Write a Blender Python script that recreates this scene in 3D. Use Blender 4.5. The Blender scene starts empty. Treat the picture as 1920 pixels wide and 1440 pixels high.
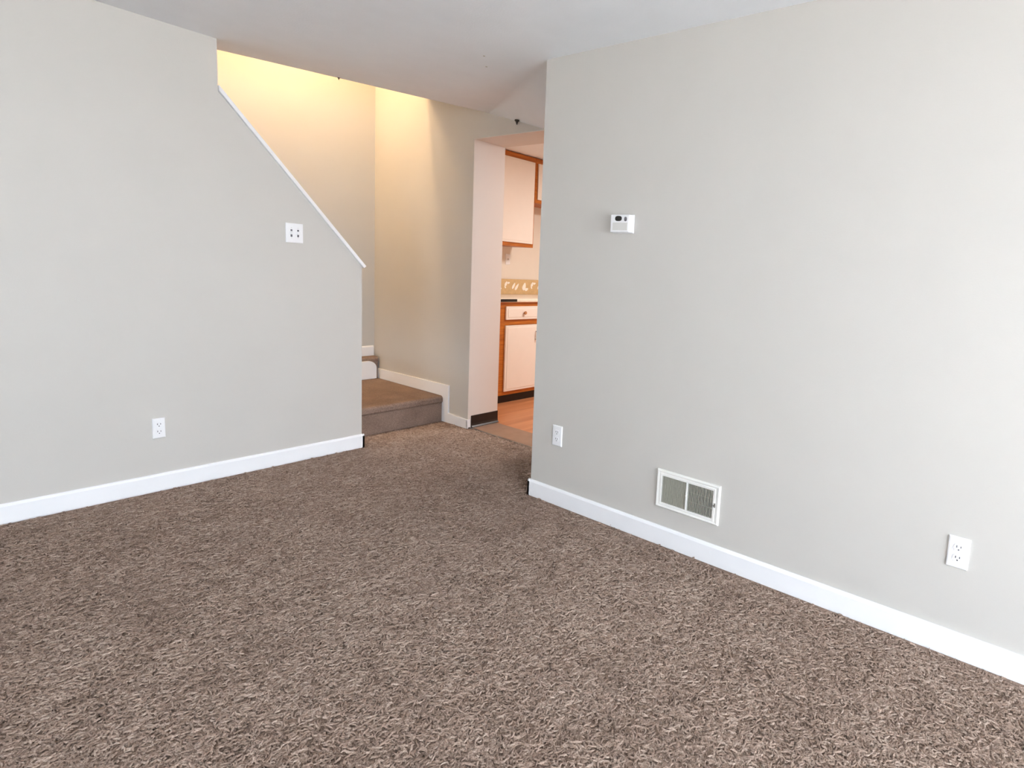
import bpy, bmesh, math, random
import numpy as np
from mathutils import Vector, Matrix
random.seed(7)
scene = bpy.context.scene
COL = scene.collection

# ------------------------------------------------------------------ camera
F_PX, CX, CY = 1075.99, 1221.33, 645.71
YAW, PITCH, ROLL, CAM_H = 0.96839, -0.12162, 0.06299, 1.3101
fw = Vector((math.sin(YAW)*math.cos(PITCH), math.cos(YAW)*math.cos(PITCH), math.sin(PITCH)))
rt = Vector((math.cos(YAW), -math.sin(YAW), 0))
up = rt.cross(fw)
r1 = rt*math.cos(ROLL) + up*math.sin(ROLL)
u1 = up*math.cos(ROLL) - rt*math.sin(ROLL)
cd = bpy.data.cameras.new('camera')
cam = bpy.data.objects.new('camera', cd)
COL.objects.link(cam)
cd.sensor_fit = 'HORIZONTAL'
cd.sensor_width = 36
cd.lens = F_PX*36/1920
cd.shift_x = (960-CX)/1920
cd.shift_y = (CY-720)/1920
cd.clip_start = 0.02
m = Matrix((r1, u1, -fw)).transposed().to_4x4()
m.translation = (0, 0, CAM_H)
cam.matrix_world = m
scene.camera = cam

# ------------------------------------------------------------------ view / world / lights
vs = scene.view_settings
vs.view_transform = 'Standard'
vs.look = 'None'
vs.gamma = 1
vs.use_curve_mapping = False
vs.exposure = 0.17
scene.cycles.use_denoising = True
scene.cycles.max_bounces = 12
scene.cycles.diffuse_bounces = 8
w = bpy.data.worlds.new('sky')
scene.world = w
w.use_nodes = True
w.node_tree.nodes['Background'].inputs[0].default_value = (0.82, 0.91, 1.0, 1)
w.node_tree.nodes['Background'].inputs[1].default_value = 15.5

def area(name, loc, rot, sx, sy, power, color):
    d = bpy.data.lights.new(name, 'AREA')
    d.shape = 'RECTANGLE'; d.size = sx; d.size_y = sy
    d.energy = power; d.color = color
    o = bpy.data.objects.new(name, d)
    o.location = loc; o.rotation_euler = rot
    COL.objects.link(o)
    return o

def point(name, loc, power, color, radius):
    d = bpy.data.lights.new(name, 'POINT')
    d.energy = power; d.color = color; d.shadow_soft_size = radius
    o = bpy.data.objects.new(name, d)
    o.location = loc
    COL.objects.link(o)
    return o

PI = math.pi
# daylight through the glazed door behind the camera; side window and paving are added for more light
portal = area('door_portal', (0.35, -2.70, 1.00), (PI/2, 0, 0), 2.98, 1.88, 1, (1, 1, 1))
portal.data.cycles.is_portal = True
portal2 = area('added_window_portal', (-2.45, 0.9, 1.40), (PI/2, 0, -PI/2), 0.98, 0.98, 1, (1, 1, 1))
portal2.data.cycles.is_portal = True
sd = bpy.data.lights.new('sun', 'SUN'); sd.energy = 178; sd.angle = 0.01; sd.color = (1.0, 0.98, 0.96)
sun = bpy.data.objects.new('sun', sd); COL.objects.link(sun)
sun.rotation_euler = Vector((-0.16, -0.30, -0.94)).to_track_quat('-Z', 'Y').to_euler()
# warm lamps: upper stairwell and kitchen ceiling, plus an added stairwell fill
point('stair_lamp', (2.15, 4.55, 3.0), 18, (1.0, 0.67, 0.35), 0.06)
point('stairwell_fill', (0.9, 4.6, 4.3), 140, (1.0, 0.66, 0.34), 0.12)  # no known lamp here, added as warm ambient fill
area('kitchen_ceiling_lamp', (4.35, 2.7, 2.37), (0, 0, 0), 0.5, 0.5, 43, (1.0, 0.96, 0.92))

# ------------------------------------------------------------------ materials
def lin(c):
    return tuple((v/255/12.92 if v/255 <= 0.04045 else ((v/255+0.055)/1.055)**2.4) for v in c) + (1,)

def mat(name, rgb, rough=0.6, spec=0.3, metal=0, noise=0.0, nscale=40, bump=0.0, bscale=200):
    M = bpy.data.materials.new(name); M.use_nodes = True
    nt = M.node_tree; b = nt.nodes['Principled BSDF']
    c = lin(rgb)
    b.inputs['Base Color'].default_value = c
    b.inputs['Roughness'].default_value = rough
    b.inputs['Specular IOR Level'].default_value = spec
    b.inputs['Metallic'].default_value = metal
    tc = nt.nodes.new('ShaderNodeTexCoord')
    if noise:
        n = nt.nodes.new('ShaderNodeTexNoise'); n.inputs['Scale'].default_value = nscale
        n.inputs['Detail'].default_value = 4
        nt.links.new(tc.outputs['Object'], n.inputs['Vector'])
        r = nt.nodes.new('ShaderNodeValToRGB')
        r.color_ramp.elements[0].position = 0.3; r.color_ramp.elements[1].position = 0.7
        r.color_ramp.elements[0].color = tuple(x*(1-noise) for x in c[:3]) + (1,)
        r.color_ramp.elements[1].color = tuple(min(1, x*(1+noise)) for x in c[:3]) + (1,)
        nt.links.new(n.outputs['Fac'], r.inputs[0])
        nt.links.new(r.outputs[0], b.inputs['Base Color'])
    if bump:
        n2 = nt.nodes.new('ShaderNodeTexNoise'); n2.inputs['Scale'].default_value = bscale
        n2.inputs['Detail'].default_value = 3
        nt.links.new(tc.outputs['Object'], n2.inputs['Vector'])
        bp = nt.nodes.new('ShaderNodeBump'); bp.inputs['Strength'].default_value = bump
        bp.inputs['Distance'].default_value = 0.002
        nt.links.new(n2.outputs['Fac'], bp.inputs['Height'])
        nt.links.new(bp.outputs[0], b.inputs['Normal'])
    return M

WALL = mat('greige_wall_paint', (198, 195, 190), 0.55, 0.25, noise=0.012, nscale=3, bump=0.12, bscale=160)
JAMB = mat('offwhite_jamb_paint', (226, 219, 214), 0.5, 0.3, noise=0.01, nscale=4, bump=0.1, bscale=160)
KWALL = mat('cream_kitchen_paint', (230, 220, 207), 0.5, 0.3, noise=0.012, nscale=4, bump=0.1, bscale=160)
CEIL = mat('white_ceiling_paint', (240, 244, 249), 0.8, 0.15, noise=0.015, nscale=6, bump=0.35, bscale=110)
TRIM = mat('white_trim_paint', (240, 241, 244), 0.35, 0.4, noise=0.008, nscale=12)
PLASTIC = mat('white_plastic', (238, 238, 240), 0.3, 0.45, noise=0.006, nscale=30)
OFFPL = mat('grey_white_plastic', (214, 212, 208), 0.35, 0.4, noise=0.006, nscale=30)
DARK = mat('dark_slot', (40, 38, 40), 0.6, 0.2, noise=0.1, nscale=60)
GREYSLOT = mat('grey_slot', (92, 90, 96), 0.6, 0.2, noise=0.1, nscale=60)
BLACKPL = mat('black_display', (10, 9, 9), 0.2, 0.5, noise=0.1, nscale=60)
VINYLBLK = mat('black_vinyl_cove', (38, 28, 24), 0.35, 0.4, noise=0.15, nscale=20)
METALW = mat('white_enamel_metal', (236, 235, 231), 0.35, 0.4, noise=0.01, nscale=25)
FINM = mat('grey_fin_enamel', (186, 183, 172), 0.45, 0.4, noise=0.05, nscale=60)
RECESS_STRIP = mat('dark_recess_and_strip', (50, 46, 42), 0.8, 0.1, noise=0.1, nscale=30)
STEEL = mat('brushed_steel', (150, 146, 140), 0.35, 0.5, 0.9, noise=0.05, nscale=50)
HOOKM = mat('dark_iron', (58, 52, 46), 0.5, 0.4, 0.5, noise=0.1, nscale=80)
CABW = mat('white_cabinet_laminate', (236, 226, 216), 0.35, 0.4, noise=0.01, nscale=12)
COUNTER = mat('cream_countertop', (238, 226, 208), 0.3, 0.45, noise=0.03, nscale=60)
BSPL = mat('tan_backsplash', (208, 176, 128), 0.4, 0.4, noise=0.07, nscale=35)
LEAFP = mat('white_leaf_print', (246, 240, 228), 0.4, 0.4, noise=0.01, nscale=60)
KNOBM = mat('pale_wood_knob', (196, 140, 96), 0.4, 0.4, noise=0.08, nscale=60)
STRIPM = mat('brown_threshold_vinyl', (150, 122, 104), 0.5, 0.3, noise=0.08, nscale=14)

def wood_mat(name, c0, c1, axis='Z', scale=9):
    M = mat(name, c0, 0.4, 0.4)
    nt = M.node_tree; b = nt.nodes['Principled BSDF']
    tc = nt.nodes.new('ShaderNodeTexCoord'); mp = nt.nodes.new('ShaderNodeMapping')
    s = {'X': (1, 12, 12), 'Y': (12, 1, 12), 'Z': (12, 12, 1)}[axis]
    mp.inputs['Scale'].default_value = s
    n = nt.nodes.new('ShaderNodeTexNoise'); n.inputs['Scale'].default_value = scale
    n.inputs['Detail'].default_value = 6; n.inputs['Distortion'].default_value = 0.6
    r = nt.nodes.new('ShaderNodeValToRGB')
    r.color_ramp.elements[0].position = 0.3; r.color_ramp.elements[1].position = 0.72
    r.color_ramp.elements[0].color = lin(c0); r.color_ramp.elements[1].color = lin(c1)
    nt.links.new(tc.outputs['Object'], mp.inputs[0]); nt.links.new(mp.outputs[0], n.inputs['Vector'])
    nt.links.new(n.outputs['Fac'], r.inputs[0]); nt.links.new(r.outputs[0], b.inputs['Base Color'])
    return M
WOODH = wood_mat('orange_oak_rail', (156, 84, 22), (202, 120, 42), 'X', 5)
WOODV = wood_mat('orange_oak_stile', (146, 76, 24), (194, 112, 42), 'Z', 5)
KFLOOR = wood_mat('orange_kitchen_vinyl', (176, 112, 72), (206, 142, 98), 'X', 1.2)

def carpet_mat(name, yarn):
    M = mat(name, (120, 102, 92), 0.95, 0.05)
    nt = M.node_tree; b = nt.nodes['Principled BSDF']; L = nt.links.new
    tc = nt.nodes.new('ShaderNodeTexCoord')
    def noise(scale, detail=2, dist=0.0):
        n = nt.nodes.new('ShaderNodeTexNoise')
        n.inputs['Scale'].default_value = scale; n.inputs['Detail'].default_value = detail
        n.inputs['Distortion'].default_value = dist
        L(tc.outputs['Object'], n.inputs['Vector'])
        return n.outputs['Fac']
    def math_(op, a, bb=None):
        n = nt.nodes.new('ShaderNodeMath'); n.operation = op
        for i, v in enumerate((a, bb)):
            if v is None: continue
            if isinstance(v, (int, float)): n.inputs[i].default_value = v
            else: L(v, n.inputs[i])
        return n.outputs[0]
    def term(v, k): return math_('MULTIPLY', math_('SUBTRACT', v, 0.5), k)
    f = math_('ADD', term(noise(230, 2), 0.8), term(noise(6, 3), 0.35))
    f = math_('ADD', f, term(noise(1.2, 2), 0.25))
    if yarn:
        a = nt.nodes.new('ShaderNodeAttribute'); a.attribute_name = 'yarn'
        f = math_('ADD', f, term(a.outputs['Fac'], 0.36)); f = math_('ADD', f, 0.51)
    else:
        f = math_('ADD', f, math_('MULTIPLY', math_('SINE', math_('MULTIPLY', noise(19, 1.0, 0.3), 46.0)), 0.04))
        f = math_('ADD', f, 0.27)  # base darkened: shade between strands and on the landing put into colour
    r = nt.nodes.new('ShaderNodeValToRGB'); cr = r.color_ramp
    cr.elements[0].position = 0.05; cr.elements[0].color = lin((108, 90, 80))
    cr.elements[1].position = 0.98; cr.elements[1].color = lin((208, 190, 177))
    e = cr.elements.new(0.5); e.color = lin((158, 137, 124))
    L(f, r.inputs[0]); L(r.outputs[0], b.inputs['Base Color'])
    bp = nt.nodes.new('ShaderNodeBump'); bp.inputs['Strength'].default_value = 0.5
    bp.inputs['Distance'].default_value = 0.004
    L(f, bp.inputs['Height']); L(bp.outputs[0], b.inputs['Normal'])
    return M
CARPET = carpet_mat('brown_carpet_shaded', False)
YARN = carpet_mat('brown_carpet_yarn', True)

# ------------------------------------------------------------------ mesh helpers
def new_obj(name, bm, M, parent=None, smooth=False):
    me = bpy.data.meshes.new(name)
    bmesh.ops.recalc_face_normals(bm, faces=bm.faces)
    bm.to_mesh(me); bm.free()
    for q in (M if isinstance(M, (list, tuple)) else [M]): me.materials.append(q)
    if smooth:
        for p in me.polygons: p.use_smooth = True
    o = bpy.data.objects.new(name, me)
    COL.objects.link(o)
    if parent: o.parent = parent
    return o

def box(bm, x0, x1, y0, y1, z0, z1, bev=0.0, seg=2):
    b2 = bmesh.new()
    bmesh.ops.create_cube(b2, size=1)
    for v in b2.verts:
        v.co = Vector(((x0+x1)/2 + v.co.x*(x1-x0), (y0+y1)/2 + v.co.y*(y1-y0), (z0+z1)/2 + v.co.z*(z1-z0)))
    if bev: bmesh.ops.bevel(b2, geom=b2.edges[:], offset=bev, segments=seg, affect='EDGES', profile=0.5)
    merge(bm, b2)

def merge(bm, b2):
    me = bpy.data.meshes.new('tmp'); b2.to_mesh(me); b2.free()
    bm.from_mesh(me); bpy.data.meshes.remove(me)

def prism(bm, pts, axis, a0, a1, bev=0.0):
    """extrude a 2-D outline along an axis; pts are the two other coordinates in xyz order"""
    b2 = bmesh.new()
    def P(p, a):
        c = list(p); c.insert('xyz'.index(axis), a); return b2.verts.new(c)
    lo = [P(p, a0) for p in pts]; hi = [P(p, a1) for p in pts]
    n = len(pts)
    b2.faces.new(lo[::-1]); b2.faces.new(hi)
    for i in range(n): b2.faces.new((lo[i], lo[(i+1) % n], hi[(i+1) % n], hi[i]))
    bmesh.ops.recalc_face_normals(b2, faces=b2.faces)
    if bev: bmesh.ops.bevel(b2, geom=b2.edges[:], offset=bev, segments=2, affect='EDGES', profile=0.5)
    merge(bm, b2)

def cyl(bm, c, r, h, axis='y', seg=20, r2=None, bev=0.0):
    b2 = bmesh.new()
    bmesh.ops.create_cone(b2, cap_ends=True, segments=seg, radius1=r, radius2=r if r2 is None else r2, depth=h)
    if axis == 'y': bmesh.ops.rotate(b2, verts=b2.verts, matrix=Matrix.Rotation(PI/2, 3, 'X'))
    if axis == 'x': bmesh.ops.rotate(b2, verts=b2.verts, matrix=Matrix.Rotation(PI/2, 3, 'Y'))
    if bev: bmesh.ops.bevel(b2, geom=b2.edges[:], offset=bev, segments=2, affect='EDGES')
    bmesh.ops.translate(b2, verts=b2.verts, vec=c)
    merge(bm, b2)

def struct(name, bm, M, parent=None, **k):
    o = new_obj(name, bm, M, parent, **k)
    if parent is None: o['kind'] = 'structure'
    return o

def thing(name, label, cat, loc, rz=0.0, group=None):
    o = bpy.data.objects.new(name, None)
    o.empty_display_size = 0.05
    o.location = loc; o.rotation_euler = (0, 0, rz)
    o['label'] = label; o['category'] = cat
    if group: o['group'] = group
    COL.objects.link(o)
    return o

def bx(*a, **k):
    bm = bmesh.new(); box(bm, *a, **k); return bm

# ------------------------------------------------------------------ key dimensions (metres)
H = 2.40
YW, XR, YE = 3.782, 2.267, 2.344          # back wall plane, side wall plane, end of the side wall
XL, XO = 2.053, 1.271                     # end of the back wall, end of its full-height part
XS, XT = 2.858, 3.151                     # partition wall, its two faces
YJ, YB, ZH = 3.690, 5.05, 2.233           # far jamb of the kitchen opening, stairwell back wall, header height
YO = 2.80                                 # near jamb
RX0, RY0 = -2.40, -2.65                   # the other two sides of the room
LZ, LY = 0.213, 4.006                     # stair landing height, its riser
KY = 4.73                                 # kitchen back wall
UZ = 4.8
BB, BT = .095, .013                         # baseboard height and thickness

# ------------------------------------------------------------------ floors
bm = bmesh.new()
prism(bm, [(RX0-.1, RY0-.1), (XS+.012, RY0-.1), (XS+.012, YJ+.02), (XS, YJ+.02), (XS, LY+.3), (RX0-.1, LY+.3)], 'z', -0.12, 0.0)
struct('floor', bm, CARPET)
# curly yarn of the frieze carpet: short bent strands lying on the backing
def carpet_pile(parent, near, N, K, wide):
    rng = np.random.default_rng(3 if near else 4)
    X = rng.uniform(RX0, XS, N); Y = rng.uniform(RY0, YW+.2, N)
    R = np.array([r1[:], u1[:], fw[:]])
    d = np.stack([X, Y, np.full(N, -CAM_H)], 1) @ R.T
    px = CX + F_PX*d[:, 0]/np.maximum(d[:, 2], .05); py = CY - F_PX*d[:, 1]/np.maximum(d[:, 2], .05)
    seen = (d[:, 2] > .3) & (px > -250) & (px < 2170) & (py < 1750)
    ok = seen if near else ~seen
    ok = ok & (X > RX0+.02) & (Y > RY0+.03)
    ok &= ~((X > XR-BT-.026) & (X < XR+.146) & (Y < YE+BT+.026)) & ~((Y > YW-BT-.026) & (X < XL+BT+.026)) & (Y < LY-.04) & ~((X > XS-BT-.026) & (Y > YJ-.05))
    ok &= ~((X > XR) & (Y < 1.3))
    X, Y = X[ok], Y[ok]; n = len(X)
    L_ = rng.uniform(.022, .047, n); th = rng.uniform(0, 2*PI, n); curv = rng.normal(0, 3.0, n)
    wv = rng.normal(0, .8, n); hw = rng.uniform(.0021, .0034, n)*wide; hz = rng.uniform(.0020, .0050, n)
    t = np.linspace(-.5, .5, K)
    ang_ = th[:, None] + curv[:, None]*t + wv[:, None]*np.sin(t*2*PI)
    step = L_[:, None]/(K-1)
    cx_ = X[:, None] + np.cumsum(np.cos(ang_)*step, 1) - L_[:, None]*.5*np.cos(th)[:, None]
    cy_ = Y[:, None] + np.cumsum(np.sin(ang_)*step, 1) - L_[:, None]*.5*np.sin(th)[:, None]
    prof = np.sqrt(np.clip(1-(2*t)**6, 0, 1))*.75 + .25
    lift = rng.uniform(0, .006, n)[:, None]*(t+.5) + rng.uniform(0, .003, n)[:, None]*np.cos(t*PI)
    nx_, ny_ = -np.sin(ang_), np.cos(ang_)
    v = np.zeros((n, K, 3, 3))
    for k, sgn in enumerate((-1, 0, 1)):
        v[:, :, k, 0] = cx_ + sgn*nx_*hw[:, None]*prof
        v[:, :, k, 1] = cy_ + sgn*ny_*hw[:, None]*prof
        v[:, :, k, 2] = lift + (hz[:, None]*(.35+.65*prof) if sgn == 0 else -.0006)
    v[..., 0] = np.minimum(v[..., 0], XS+.008)
    base = np.arange(n)[:, None, None]*K*3
    ii = np.arange(K-1)[None, :, None]*3; kk = np.arange(2)[None, None, :]
    q = base + ii + kk
    faces = np.stack([q, q+3, q+4, q+1], -1).reshape(-1, 4)
    me = bpy.data.meshes.new('carpet_pile')
    me.vertices.add(n*K*3); me.vertices.foreach_set('co', v.ravel())
    me.loops.add(faces.size); me.loops.foreach_set('vertex_index', faces.ravel().astype(np.int32))
    me.polygons.add(len(faces)); me.polygons.foreach_set('loop_start', np.arange(0, faces.size, 4, dtype=np.int32))
    at = me.attributes.new('yarn', 'FLOAT', 'POINT')
    at.data.foreach_set('value', np.repeat(rng.uniform(0, 1, n), K*3).astype(np.float32))
    me.update(); me.validate()
    me.materials.append(YARN)
    o = bpy.data.objects.new('carpet_pile', me); COL.objects.link(o); o.parent = parent
    o['kind'] = 'stuff'
    return o
carpet_pile(bpy.data.objects['floor'], True, 440000, 5, 1.0)
carpet_pile(bpy.data.objects['floor'], False, 150000, 3, 1.45)
bm = bx(XS+.012, XT-.02, 1.2, YJ, -0.12, 0.004)
struct('trim_threshold', bm, STRIPM)
bm = bmesh.new(); prism(bm, [(XS+.002, -.002), (XS+.008, .007), (XS+.022, .009), (XS+.034, .002), (XS+.034, -.01), (XS+.002, -.01)], 'y', YO-.2, YJ-.002)
struct('trim_carpet_edge', bm, STEEL)
bm = bx(XT-.02, 5.7, 1.2, KY+.05, -0.12, 0.003)
struct('floor_kitchen', bm, KFLOOR)

bm = bx(-14, 9, -14, RY0-.1, -0.3, -0.1); box(bm, -14, RX0-.1, RY0-.1, 10, -0.3, -0.1)
struct('floor_bounce_paving', bm, mat('pale_bounce_paving', (184, 183, 181), 0.9, 0.1, noise=0.05, nscale=8))  # unseen ground, added to bounce sunlight up onto the ceiling

# ------------------------------------------------------------------ walls
# back wall with the sloped stair cut
S0, S1 = (1.271, 2.135), (2.053, 1.240)    # slope under the cap
bm = bmesh.new()
prism(bm, [(RX0-.1, 0), (XL, 0), S1[:], S0[:], (XO, UZ), (RX0-.1, UZ)], 'y', YW, YW+.12)
struct('wall_back', bm, WALL)
# side wall on the thermostat side
bm = bx(XR, XR+.12, RY0-.1, YE, 0, H+.12)
struct('wall_right', bm, WALL)
# partition between stairs and kitchen with the doorway
bm = bmesh.new()
prism(bm, [(1.1, 0), (YO, 0), (YO, ZH), (YJ, ZH), (YJ, 0), (YB+.1, 0), (YB+.1, UZ), (1.1, UZ)], 'x', XS, XT)
struct('wall_partition', bm, WALL)
bm = bmesh.new()
box(bm, XS+.001, XT+.002, YJ-.003, YJ+.001, 0.0, ZH)
box(bm, XS+.001, XT+.002, YO, YJ, ZH-.003, ZH+.001)
box(bm, XS+.001, XT+.002, YO-.001, YO+.003, 0.0, ZH)
struct('trim_jamb', bm, JAMB)
# stairwell back wall
bm = bx(-0.7, XS+.02, YB, YB+.1, 0, UZ)
struct('wall_stairwell', bm, WALL)
bm = bx(-0.8, -0.7, YW, YB+.1, 0, UZ)
struct('wall_stairhead', bm, WALL)
# nook end behind the side wall
bm = bx(XR+.12, XS, 1.1, 1.2, 0, H)
struct('wall_nook', bm, WALL)
# wall behind the camera with the window opening
def holed_wall(name, axis, plane, thick, a0, a1, hole, M):
    h0, h1, z0, z1 = hole
    b = bmesh.new()
    for (p, q, zz0, zz1) in ((a0, h0, 0, H+.12), (h1, a1, 0, H+.12), (h0, h1, 0, z0), (h0, h1, z1, H+.12)):
        if axis == 'y': box(b, p, q, plane-thick, plane, zz0, zz1)
        else: box(b, plane-thick, plane, p, q, zz0, zz1)
    return struct(name, b, M)
holed_wall('wall_rear', 'y', RY0, .1, RX0-.1, XR+.12, (-1.15, 1.85, 0.06, 1.95), WALL)
holed_wall('wall_left', 'x', RX0, .1, RY0-.1, YW+.12, (0.40, 1.40, 0.90, 1.90), WALL)
bm = bmesh.new()
for (a, b_) in ((0.40, 0.45), (1.35, 1.40)): box(bm, RX0-.08, RX0-.02, a, b_, .90, 1.90)
for (a, b_) in ((0.90, 0.95), (1.38, 1.42), (1.85, 1.90)): box(bm, RX0-.08, RX0-.02, 0.40, 1.40, a, b_)
struct('window_added', bm, TRIM)  # unseen window, added to brighten the right wall
bm = bmesh.new()
for (a, b_) in ((-1.15, -1.09), (0.30, 0.40), (1.79, 1.85)): box(bm, a, b_, RY0-.08, RY0-.02, .06, 1.95)
for (a, b_) in ((0.06, 0.12), (1.89, 1.95)): box(bm, -1.15, 1.85, RY0-.08, RY0-.02, a, b_)
struct('window_1', bm, TRIM)
# kitchen shell
bm = bmesh.new()
box(bm, XT, 5.8, KY, KY+.1, 0, H+.1)
struct('wall_kitchen', bm, KWALL)
struct('wall_kitchen_side', bx(5.7, 5.8, 1.1, KY, 0, H+.1), KWALL)
struct('wall_kitchen_rear', bx(XT, 5.8, 1.1, 1.2, 0, H+.1), KWALL)
struct('wall_kitchen_inner', bx(XT+.001, XT+.004, YJ+.002, KY, 0, H+.1), KWALL)

# ------------------------------------------------------------------ ceilings
A = (XR, YE, H); B = (XS, 3.53, H); C_ = (XS, 2.97, 2.243); D = (XS, 1.1, 2.243); E_ = (XR, 1.1, H)
bm = bmesh.new()
V = lambda p: bm.verts.new(p)
a, b, e = map(V, (A, B, E_))
p = [V(q) for q in ((RX0-.1, RY0-.1, H), (XR, RY0-.1, H))]
g1, g2, g3 = V((XO-.003, 4.004, H)), V((XO-.003, YW, H)), V((RX0-.1, YW, H))
s1, s2 = V((XS, 4.25, 2.633)), V((XO-.003, 4.25, 2.633))
bm.faces.new((p[0], p[1], e, a, b, g1, g2, g3))
bm.faces.new((b, s1, s2, g1))  # unseen soffit, shaped so its edge throws the shadow on the partition
# the ceiling curves down to the partition in the nook
n_ = 12
rows = []
for P0, Q0 in ((Vector(E_), Vector(D)), (Vector(A), Vector(C_))) + tuple((Vector(A).lerp(Vector(B), u/6), Vector(C_).lerp(Vector(B), u/6)) for u in range(1, 6)):
    row = []
    for i in range(n_+1):
        t_ = i/n_; q = P0.lerp(Q0, t_); q.z = P0.z + (Q0.z-P0.z)*t_*t_*(1.6-.6*t_)
        row.append(V(q))
    rows.append(row)
for ra, rb in zip(rows, rows[1:]):
    for i in range(n_): bm.faces.new((ra[i], ra[i+1], rb[i+1], rb[i])).smooth = True
tip = V(B)
for i in range(n_): bm.faces.new((rows[-1][i], rows[-1][i+1], tip)).smooth = True
struct('ceiling', bm, CEIL)
for q in ((2.079, 2.62), (2.194, 2.743)):
    bm = bmesh.new(); cyl(bm, (q[0], q[1], H-.0005), .0055, .0012, 'z', 10)
    new_obj('nail_mark', bm, FINM, bpy.data.objects['ceiling'])
bm = bmesh.new()
box(bm, XO-.003, XS, 4.25, 4.30, 2.633, UZ)  # unseen occluder, placed to block the stair light from the partition
box(bm, XO-.05, XO-.003, YW+.12, 4.30, H, UZ)
struct('wall_upper_occluder', bm, WALL)
struct('ceiling_upper', bx(-0.8, XS+.1, YW, YB+.1, UZ, UZ+.05), CEIL)
struct('ceiling_kitchen', bx(XT, 5.8, 1.1, KY+.1, H, H+.05), CEIL)

# ------------------------------------------------------------------ baseboards and trims
def bprof(h=BB, t=BT):      # outline seen end-on: (distance from wall, height)
    return [(0, 0), (t, 0), (t, h-.012), (t-.004, h-.003), (t*.45, h), (0, h)]
bm = bmesh.new()
prism(bm, [(YW-d_, z) for d_, z in bprof()], 'x', RX0, XL+BT)
prism(bm, [(XL+d_, z) for d_, z in bprof()], 'y', YW-BT, YW+.12)
struct('baseboard_back', bm, TRIM)
bm = bmesh.new()
prism(bm, [(XR-d_, z) for d_, z in bprof()], 'y', RY0, YE+BT)
prism(bm, [(YE+d_, z) for d_, z in bprof()], 'x', XR-BT, XR+.12)
struct('baseboard_right', bm, TRIM)
# stepped skirting up over the stair landing
bm = bmesh.new()
prism(bm, [(YJ-.012, 0), (LY+.012, 0), (LY+.012, LZ), (YB, LZ), (YB, LZ+.088), (3.926, LZ+.098), (3.926, .082), (YJ-.012, .074)], 'x', XS-BT, XS+.001, bev=.0025)
prism(bm, [(YJ-.016, .012), (YJ-.002, 0.012), (YJ-.002, .066), (YJ-.012, .076)], 'x', XS-BT, XS+.016)
struct('baseboard_landing', bm, TRIM)
bm = bmesh.new()
prism(bm, [(YB-d_, z+.412) for d_, z in bprof(.09)], 'x', 1.9, XS-BT)
struct('baseboard_stairwell', bm, TRIM)
# black vinyl cove base on the jamb
bm = bmesh.new()
prism(bm, [(YJ-.003, .004), (YJ-.024, .004), (YJ-.022, .008), (YJ-.012, .018), (YJ-.008, .035), (YJ-.007, .098), (YJ-.003, .100)], 'x', XS+.030, XT+.004)
struct('baseboard_kitchen', bm, VINYLBLK)
# painted cap board on the sloped stair wall
ang = math.atan2(S0[1]-S1[1], S1[0]-S0[0])
dx, dz = math.cos(ang), -math.sin(ang)      # down the slope
nx, nz = math.sin(ang), math.cos(ang)       # off the slope
bm = bmesh.new()
q0 = (S0[0]+.002, S0[1]-.002*dz/dx*0); q1 = (S1[0]+dx*.014, S1[1]+dz*.014)
prism(bm, [q0, q1, (q1[0]+nx*.020, q1[1]+nz*.020), (q0[0], q0[1]+.020/nz)], 'y', YW-.014, YW+.134, bev=.003)
struct('trim_rail_cap', bm, TRIM)

# ------------------------------------------------------------------ stairs
st = thing('staircase', 'brown carpeted stairs turning up behind the sloped wall', 'stairs', (2.4, LY, 0))
def part(name, bm, M, parent, **k):
    o = new_obj(name, bm, M, parent, **k)
    return o
def stair_local(bm):
    bmesh.ops.translate(bm, verts=bm.verts, vec=(-2.4, -LY, 0)); return bm
def nose(y, z, n=8, r=.022):               # rounded nosing outline in (y, z)
    return [(y + r - r*math.sin(i*PI/2/n) - .0, z - r + r*math.cos(i*PI/2/n)) for i in range(n+1)]
bm = bmesh.new()
prism(bm, [(YB-.002, 0), (YB-.002, LZ)] + nose(LY-.012, LZ) + [(LY-.012, LZ-.045), (LY, LZ-.06), (LY, 0)], 'x', 1.70, XS-BT-.002)
part('landing', stair_local(bm), CARPET, st)
bm = bmesh.new()
prism(bm, [(YB-BT-.002, LZ), (YB-BT-.002, .412)] + nose(4.955, .412) + [(4.955, .37), (4.965, .355), (4.965, LZ)], 'x', 1.70, XS-BT-.002)
part('step', stair_local(bm), CARPET, st)
for k in range(7):
    z1 = .412 + .2*(k+1); x1 = 1.9 - .19*k
    bm = bx(max(-.68, x1-.40), x1, YW+.125, YB-.002, z1-.26, z1, bev=.012)
    part('step', stair_local(bm), CARPET, st)
# white rounded skirt end standing against the second riser
pts = [(2.56, LZ+.004), (2.815, LZ+.004), (2.815, .315)] + [(2.735+.08*math.cos(i*PI/2/8), .315+.066*math.sin(i*PI/2/8)) for i in range(1, 9)] + [(2.56, .381)]
bm = bmesh.new(); prism(bm, pts, 'y', 4.932, 4.953, bev=.003)
o = part('skirt_board', stair_local(bm), TRIM, st); o['label'] = 'white rounded skirt board against the second riser'

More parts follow.
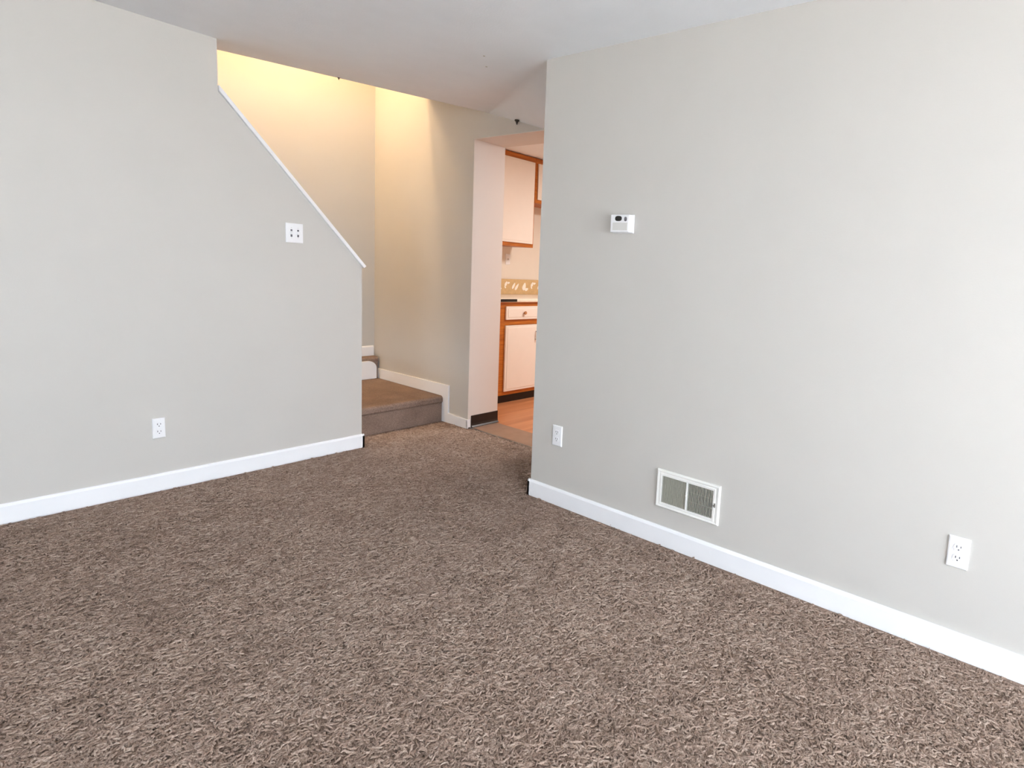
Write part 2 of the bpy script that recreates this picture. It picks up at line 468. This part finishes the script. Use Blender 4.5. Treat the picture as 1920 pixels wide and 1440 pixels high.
# ------------------------------------------------------------------ wall plates (local x = right, -y = out of the wall, z = up)
def plate(w_, h_, t=.007):
    bm = bmesh.new()
    b2 = bmesh.new()
    z = [(w_/2, 0), (w_/2, .4*t), (w_/2-.004, t), (0, t)]
    # raised plate with sloped edges
    def ring(hw, hh, y): return [b2.verts.new((sx*hw, -y, sz*hh)) for sx, sz in ((-1, -1), (1, -1), (1, 1), (-1, 1))]
    rs = [ring(w_/2, h_/2, 0), ring(w_/2, h_/2, t*.5), ring(w_/2-.0015, h_/2-.0015, t*.85), ring(w_/2-.005, h_/2-.005, t)]
    for r0, r1_ in zip(rs, rs[1:]):
        for i in range(4): b2.faces.new((r0[i], r0[(i+1) % 4], r1_[(i+1) % 4], r1_[i]))
    b2.faces.new(rs[0][::-1]); b2.faces.new(rs[-1])
    merge(bm, b2)
    return bm

def outlet(label, loc, rz, w_=.070, h_=.114, slotm=GREYSLOT):
    t = thing('wall_outlet', label, 'outlet', loc, rz, 'duplex wall outlets')
    part('plate', plate(w_, h_), PLASTIC, t)
    for s in (1, -1):
        zc = s*.0195
        bm = bmesh.new()
        n = 20
        pts = []
        for i in range(n):
            a_ = 2*PI*i/n
            pts.append((.0165*math.cos(a_)*w_/.07, zc + max(-.0135, min(.0135, .0165*math.sin(a_)))))
        prism(bm, pts, 'y', -.0088, -.006)
        r = part('receptacle', bm, PLASTIC, t)
        for sx, hh in ((-.0065, .0042), (.0065, .0034)):
            part('slot', bx(sx-.0014, sx+.0014, -.0094, -.0085, zc+.0035-hh, zc+.0035+hh), slotm, r)
        bm = bmesh.new(); cyl(bm, (0, -.009, zc-.0075), .0026, .0008, 'y', 12)
        part('ground_hole', bm, slotm, r)
    bm = bmesh.new(); cyl(bm, (0, -.0075, 0), .003, .0016, 'y', 12)
    part('screw', bm, PLASTIC, t)
    return t
RW = -PI/2
outlet('white outlet low on the thermostat wall beside its free corner', (XR, 2.148, .393), RW)
outlet('white outlet low on the wall beyond the vent, the largest in view', (XR, .167, .390), RW)
outlet('white outlet low on the wall with the sloped stair edge', (.963, YW, .342), 0, .054, .108)

t = thing('light_switch', 'white double switch plate beside the sloped stair edge', 'switch', (1.639, YW, 1.420), 0)
part('plate', plate(.096, .116), PLASTIC, t)
for sx in (-.0185, .0185):
    part('slot', bx(sx-.005, sx+.005, -.0074, -.0068, -.023, .021), GREYSLOT, t)
    bm = bmesh.new(); prism(bm, [(-.0072, -.009), (-.0072, .011), (-.019, .002), (-.017, -.008)], 'x', sx-.0052, sx+.0052, bev=.0008)
    part('toggle', bm, PLASTIC, t)
    for sz in (-.03, .03):
        bm = bmesh.new(); cyl(bm, (sx, -.0073, sz), .0026, .0014, 'y', 12); part('screw', bm, OFFPL, t)

# thermostat
t = thing('thermostat', 'small white thermostat with black display on the tall plain wall', 'thermostat', (XR, 1.768, 1.545), RW)
part('base_plate', bx(-.062, .066, -.008, 0, -.046, .044, bev=.003), PLASTIC, t)
bm = bmesh.new()
prism(bm, [(-.058, -.008), (.062, -.008), (.058, -.034), (-.054, -.038)], 'z', -.043, .042, bev=.004)
part('housing', bm, PLASTIC, t)
def on_front(bm):      # shift to the housing's slanted front face
    for v in bm.verts: v.co.y += -.0366 + (v.co.x+.054)*.0357 - .0012
    return bm
def ellip(cx, cz, rx, rz_, th, p_=2.6, n=24):
    bm = bmesh.new(); pts = []
    for i in range(n):
        a_ = 2*PI*i/n; ca, sa = math.cos(a_), math.sin(a_)
        pts.append((cx + rx*math.copysign(abs(ca)**(2/p_), ca), cz + rz_*math.copysign(abs(sa)**(2/p_), sa)))
    prism(bm, pts, 'y', -th, .0015); return bm
part('display', on_front(ellip(-.0065, .023, .020, .0125, .001)), BLACKPL, t)
part('button', on_front(ellip(.036, .0205, .0075, .0105, .002)), GREYSLOT, t)
part('cover_door', on_front(bx(-.040, .049, -.0012, .002, -.033, .004, bev=.0008)), OFFPL, t)

# floor register in the wall
t = thing('air_vent', 'white metal air register with two banks of fins low on the wall', 'vent', (XR, 1.297, .284), RW)
W2, H2, IW, IH = .1725, .0935, .140, .0665
bm = bmesh.new()
def ringv(hw, hh, y): return [bm.verts.new((sx*hw, -y, sz*hh)) for sx, sz in ((-1, -1), (1, -1), (1, 1), (-1, 1))]
rs = [ringv(W2, H2, 0), ringv(W2, H2, .008), ringv(W2-.006, H2-.006, .013), ringv(IW+.012, IH+.012, .010), ringv(IW+.009, IH+.009, .013), ringv(IW, IH, .012), ringv(IW, IH, .001)]
for q0_, q1_ in zip(rs, rs[1:]):
    for i in range(4): bm.faces.new((q0_[i], q0_[(i+1) % 4], q1_[(i+1) % 4], q1_[i]))
part('frame', bm, METALW, t)
part('dark_backing', bx(-IW, IW, -.0012, -.0004, -IH, IH), RECESS_STRIP, t)  # flat dark panel, shade of the recess put into its colour
part('center_bar', bx(-.0045, .0045, -.0145, -.002, -IH, IH, bev=.001), METALW, t)
for s in (-1, 1):
    bm = bmesh.new(); n = 17
    for i in range(n):
        x = s*(.0105 + (IW-.015)*i/(n-1)*.985)
        b2 = bmesh.new(); box(b2, -.0009, .0009, -.0045, .0045, -IH, IH)
        bmesh.ops.rotate(b2, verts=b2.verts, matrix=Matrix.Rotation(s*math.radians(5), 3, 'Z'))
        bmesh.ops.translate(b2, verts=b2.verts, vec=(x, -.0068, 0)); merge(bm, b2)
    for zz in (-.022, .022): box(bm, min(s*.005, s*IW), max(s*.005, s*IW), -.0035, -.002, zz-.001, zz+.001)
    o = part('fins', bm, FINM, t); o['kind'] = 'stuff'
bm = bmesh.new(); cyl(bm, (.1505, -.017, .000), .0035, .012, 'y', 12, bev=.0008); box(bm, .1485, .1525, -.014, -.011, -.010, .010)
o = part('damper_lever', bm, STEEL, t)
bm = bmesh.new(); cyl(bm, (0, -.0155, .004), .005, .003, 'y', 14); part('screw', bm, METALW, t)

# ------------------------------------------------------------------ kitchen
CF = 4.13                                   # face of the base cabinet
X0, X1 = 3.52, 4.44
def rel(bm, o):
    bmesh.ops.translate(bm, verts=bm.verts, vec=(-o[0], -o[1], -o[2])); return bm
o0 = (3.98, CF, 0)
t = thing('base_cabinet', 'white doored base cabinet with orange wood frame under the counter', 'cabinet', o0)
part('carcass', rel(bx(X0+.004, X1, CF+.02, KY-.002, .09, .968), o0), WOODV, t)
bm = bmesh.new()
for a_, b_ in ((X0, X0+.072), (3.992, 4.036), (X1-.04, X1)): box(bm, a_, b_, CF, CF+.02, .09, .968)
for z0, z1 in ((.09, .13), (.755, .805), (.925, .968)): box(bm, X0+.05, X1-.02, CF+.0005, CF+.0195, z0, z1)
part('face_frame', rel(bm, o0), WOODH, t)
part('toe_kick', rel(bx(X0+.02, X1-.02, CF+.055, CF+.07, .003, .09), o0), VINYLBLK, t)
for x0_, x1_ in ((3.588, 4.000), (4.028, 4.41)):
    bm = bmesh.new()
    box(bm, x0_, x1_, CF-.019, CF-.001, .806, .930, bev=.004)
    box(bm, x0_+.022, x1_-.022, CF-.022, CF-.017, .828, .908, bev=.002)
    dr = part('drawer', rel(bm, o0), CABW, t)
    bm = bmesh.new(); xc = (x0_+x1_)/2+.01; cyl(bm, (xc, CF-.028, .869), .006, .014, 'y', 12); cyl(bm, (xc, CF-.041, .869), .016, .014, 'y', 18, bev=.004)
    part('knob', rel(bm, o0), KNOBM, dr)
    bm = bmesh.new()
    box(bm, x0_, x1_, CF-.019, CF-.001, .126, .752, bev=.004)
    box(bm, x0_+.022, x1_-.022, CF-.022, CF-.017, .148, .730, bev=.002)
    dr = part('door', rel(bm, o0), CABW, t)
    xc = x1_-.036 if x0_ < 4 else x0_+.036
    bm = bmesh.new()
    box(bm, xc-.006, xc+.006, CF-.048, CF-.040, .600, .690, bev=.003)
    for zz in (.606, .684): cyl(bm, (xc, CF-.032, zz), .004, .026, 'y', 10)
    part('handle', rel(bm, o0), STEEL, dr)
o1 = (3.98, CF, .968)
t = thing('countertop', 'cream countertop with tan leaf-printed backsplash above the base cabinet', 'countertop', o1)
bm = bmesh.new()
prism(bm, [(KY-.022, .9685), (CF-.020, .9685), (CF-.028, .974), (CF-.03, .985), (CF-.026, 1.0), (CF-.018, 1.004), (KY-.022, 1.004)], 'x', X0-.012, X1+.6)
part('slab', rel(bm, o1), COUNTER, t)
o = part('edge_strip', rel(bx(X0-.012, 3.70, CF-.036, CF-.029, .975, .999, bev=.002), o1), RECESS_STRIP, t)
o['label'] = 'dark strip along the counter edge'
bs = part('backsplash', rel(bx(XT+.01, X1+.6, KY-.021, KY-.002, 1.0045, 1.165, bev=.002), o1), BSPL, t)
def leaf(cx, cz, L_, W_, a_):
    bm = bmesh.new(); n = 14; pts = []
    for i in range(n):
        th = 2*PI*i/n; u = math.cos(th)*L_/2; v = math.sin(th)*W_/2*(1-.35*math.cos(th))
        pts.append((cx+u*math.cos(a_)-v*math.sin(a_), cz+u*math.sin(a_)+v*math.cos(a_)))
    prism(bm, pts, 'y', KY-.0235, KY-.020); return rel(bm, o1)
for k in range(8):
    bx0 = 3.62 + .37*k - .0
    for (dx_, z_, L_, W_, a_) in ((.10, 1.115, .055, .028, 1.1), (.135, 1.125, .035, .022, .2), (.205, 1.095, .075, .026, 1.05), (.25, 1.085, .085, .028, .95), (.09, 1.08, .03, .016, 2.2), (.355, 1.09, .085, .045, 1.3), (.39, 1.06, .05, .03, .4)):
        if bx0+dx_ < X1+.5 and bx0+dx_ > XT+.1: part('printed_leaf', leaf(bx0+dx_, z_, L_, W_, a_), LEAFP, bs)

UF = 4.42
def wall_cabinet(label, xa, xb, zb, ndoor, stile_l):
    o2 = ((xa+xb)/2, UF, zb)
    t = thing('wall_cabinet', label, 'cabinet', o2, 0, 'kitchen wall cabinets')
    part('carcass', rel(bx(xa+.001, xb-.001, UF+.02, KY-.002, zb, 2.392), o2), WOODV, t)
    bm = bmesh.new()
    box(bm, xa, xb, UF, UF+.0195, 2.335, 2.392); box(bm, xa, xb, UF, UF+.0195, zb-.0, zb+.05)
    for a_, b_ in ((xa, xa+stile_l), (xb-.03, xb)): box(bm, a_, b_, UF+.0005, UF+.0195, zb, 2.39)
    part('face_frame', rel(bm, o2), WOODH, t)
    wd = (xb-xa-stile_l-.012)/ndoor
    for k in range(ndoor):
        x0_ = xa+stile_l-.004+k*wd; x1_ = x0_+wd-.006
        bm = bmesh.new()
        box(bm, x0_, x1_, UF-.019, UF-.001, zb+.035, 2.342, bev=.004)
        box(bm, x0_+.02, x1_-.02, UF-.022, UF-.017, zb+.056, 2.322, bev=.002)
        part('door', rel(bm, o2), CABW, t)
wall_cabinet('tall white wall cabinet above the counter beside the jamb', 3.66, 4.178, 1.500, 1, .024)
wall_cabinet('short white wall cabinet beside the tall one, half hidden by the wall', 4.181, 4.95, 1.952, 2, .030)

t = thing('kitchen_switch', 'small white switch plate on the kitchen wall under the cabinet', 'switch', (4.122, KY, 1.370), 0)
part('plate', plate(.062, .112), PLASTIC, t)
bm = bmesh.new(); prism(bm, [(-.007, -.009), (-.007, .011), (-.018, .002), (-.016, -.008)], 'x', -.005, .005, bev=.0008)
part('toggle', bm, OFFPL, t)

# ------------------------------------------------------------------ small dark hooks at the ceiling edge
def hook(label, loc, s):
    bm = bmesh.new()
    cyl(bm, (0, 0, -.004*s), .016*s, .008*s, 'z', 10)
    cyl(bm, (0, 0, -.020*s), .002*s, .026*s, 'z', 10, r2=.012*s)
    o = new_obj('ceiling_hook', bm, HOOKM)
    o.location = loc; o['label'] = label; o['category'] = 'hook'; o['group'] = 'ceiling hooks'
hook('dark pointed hook on the ceiling edge by the kitchen doorway', (2.832, 3.20, 2.315), 1.0)
hook('tiny dark hook on the ceiling edge above the lit stairs', (1.915, 3.80, H), .45)
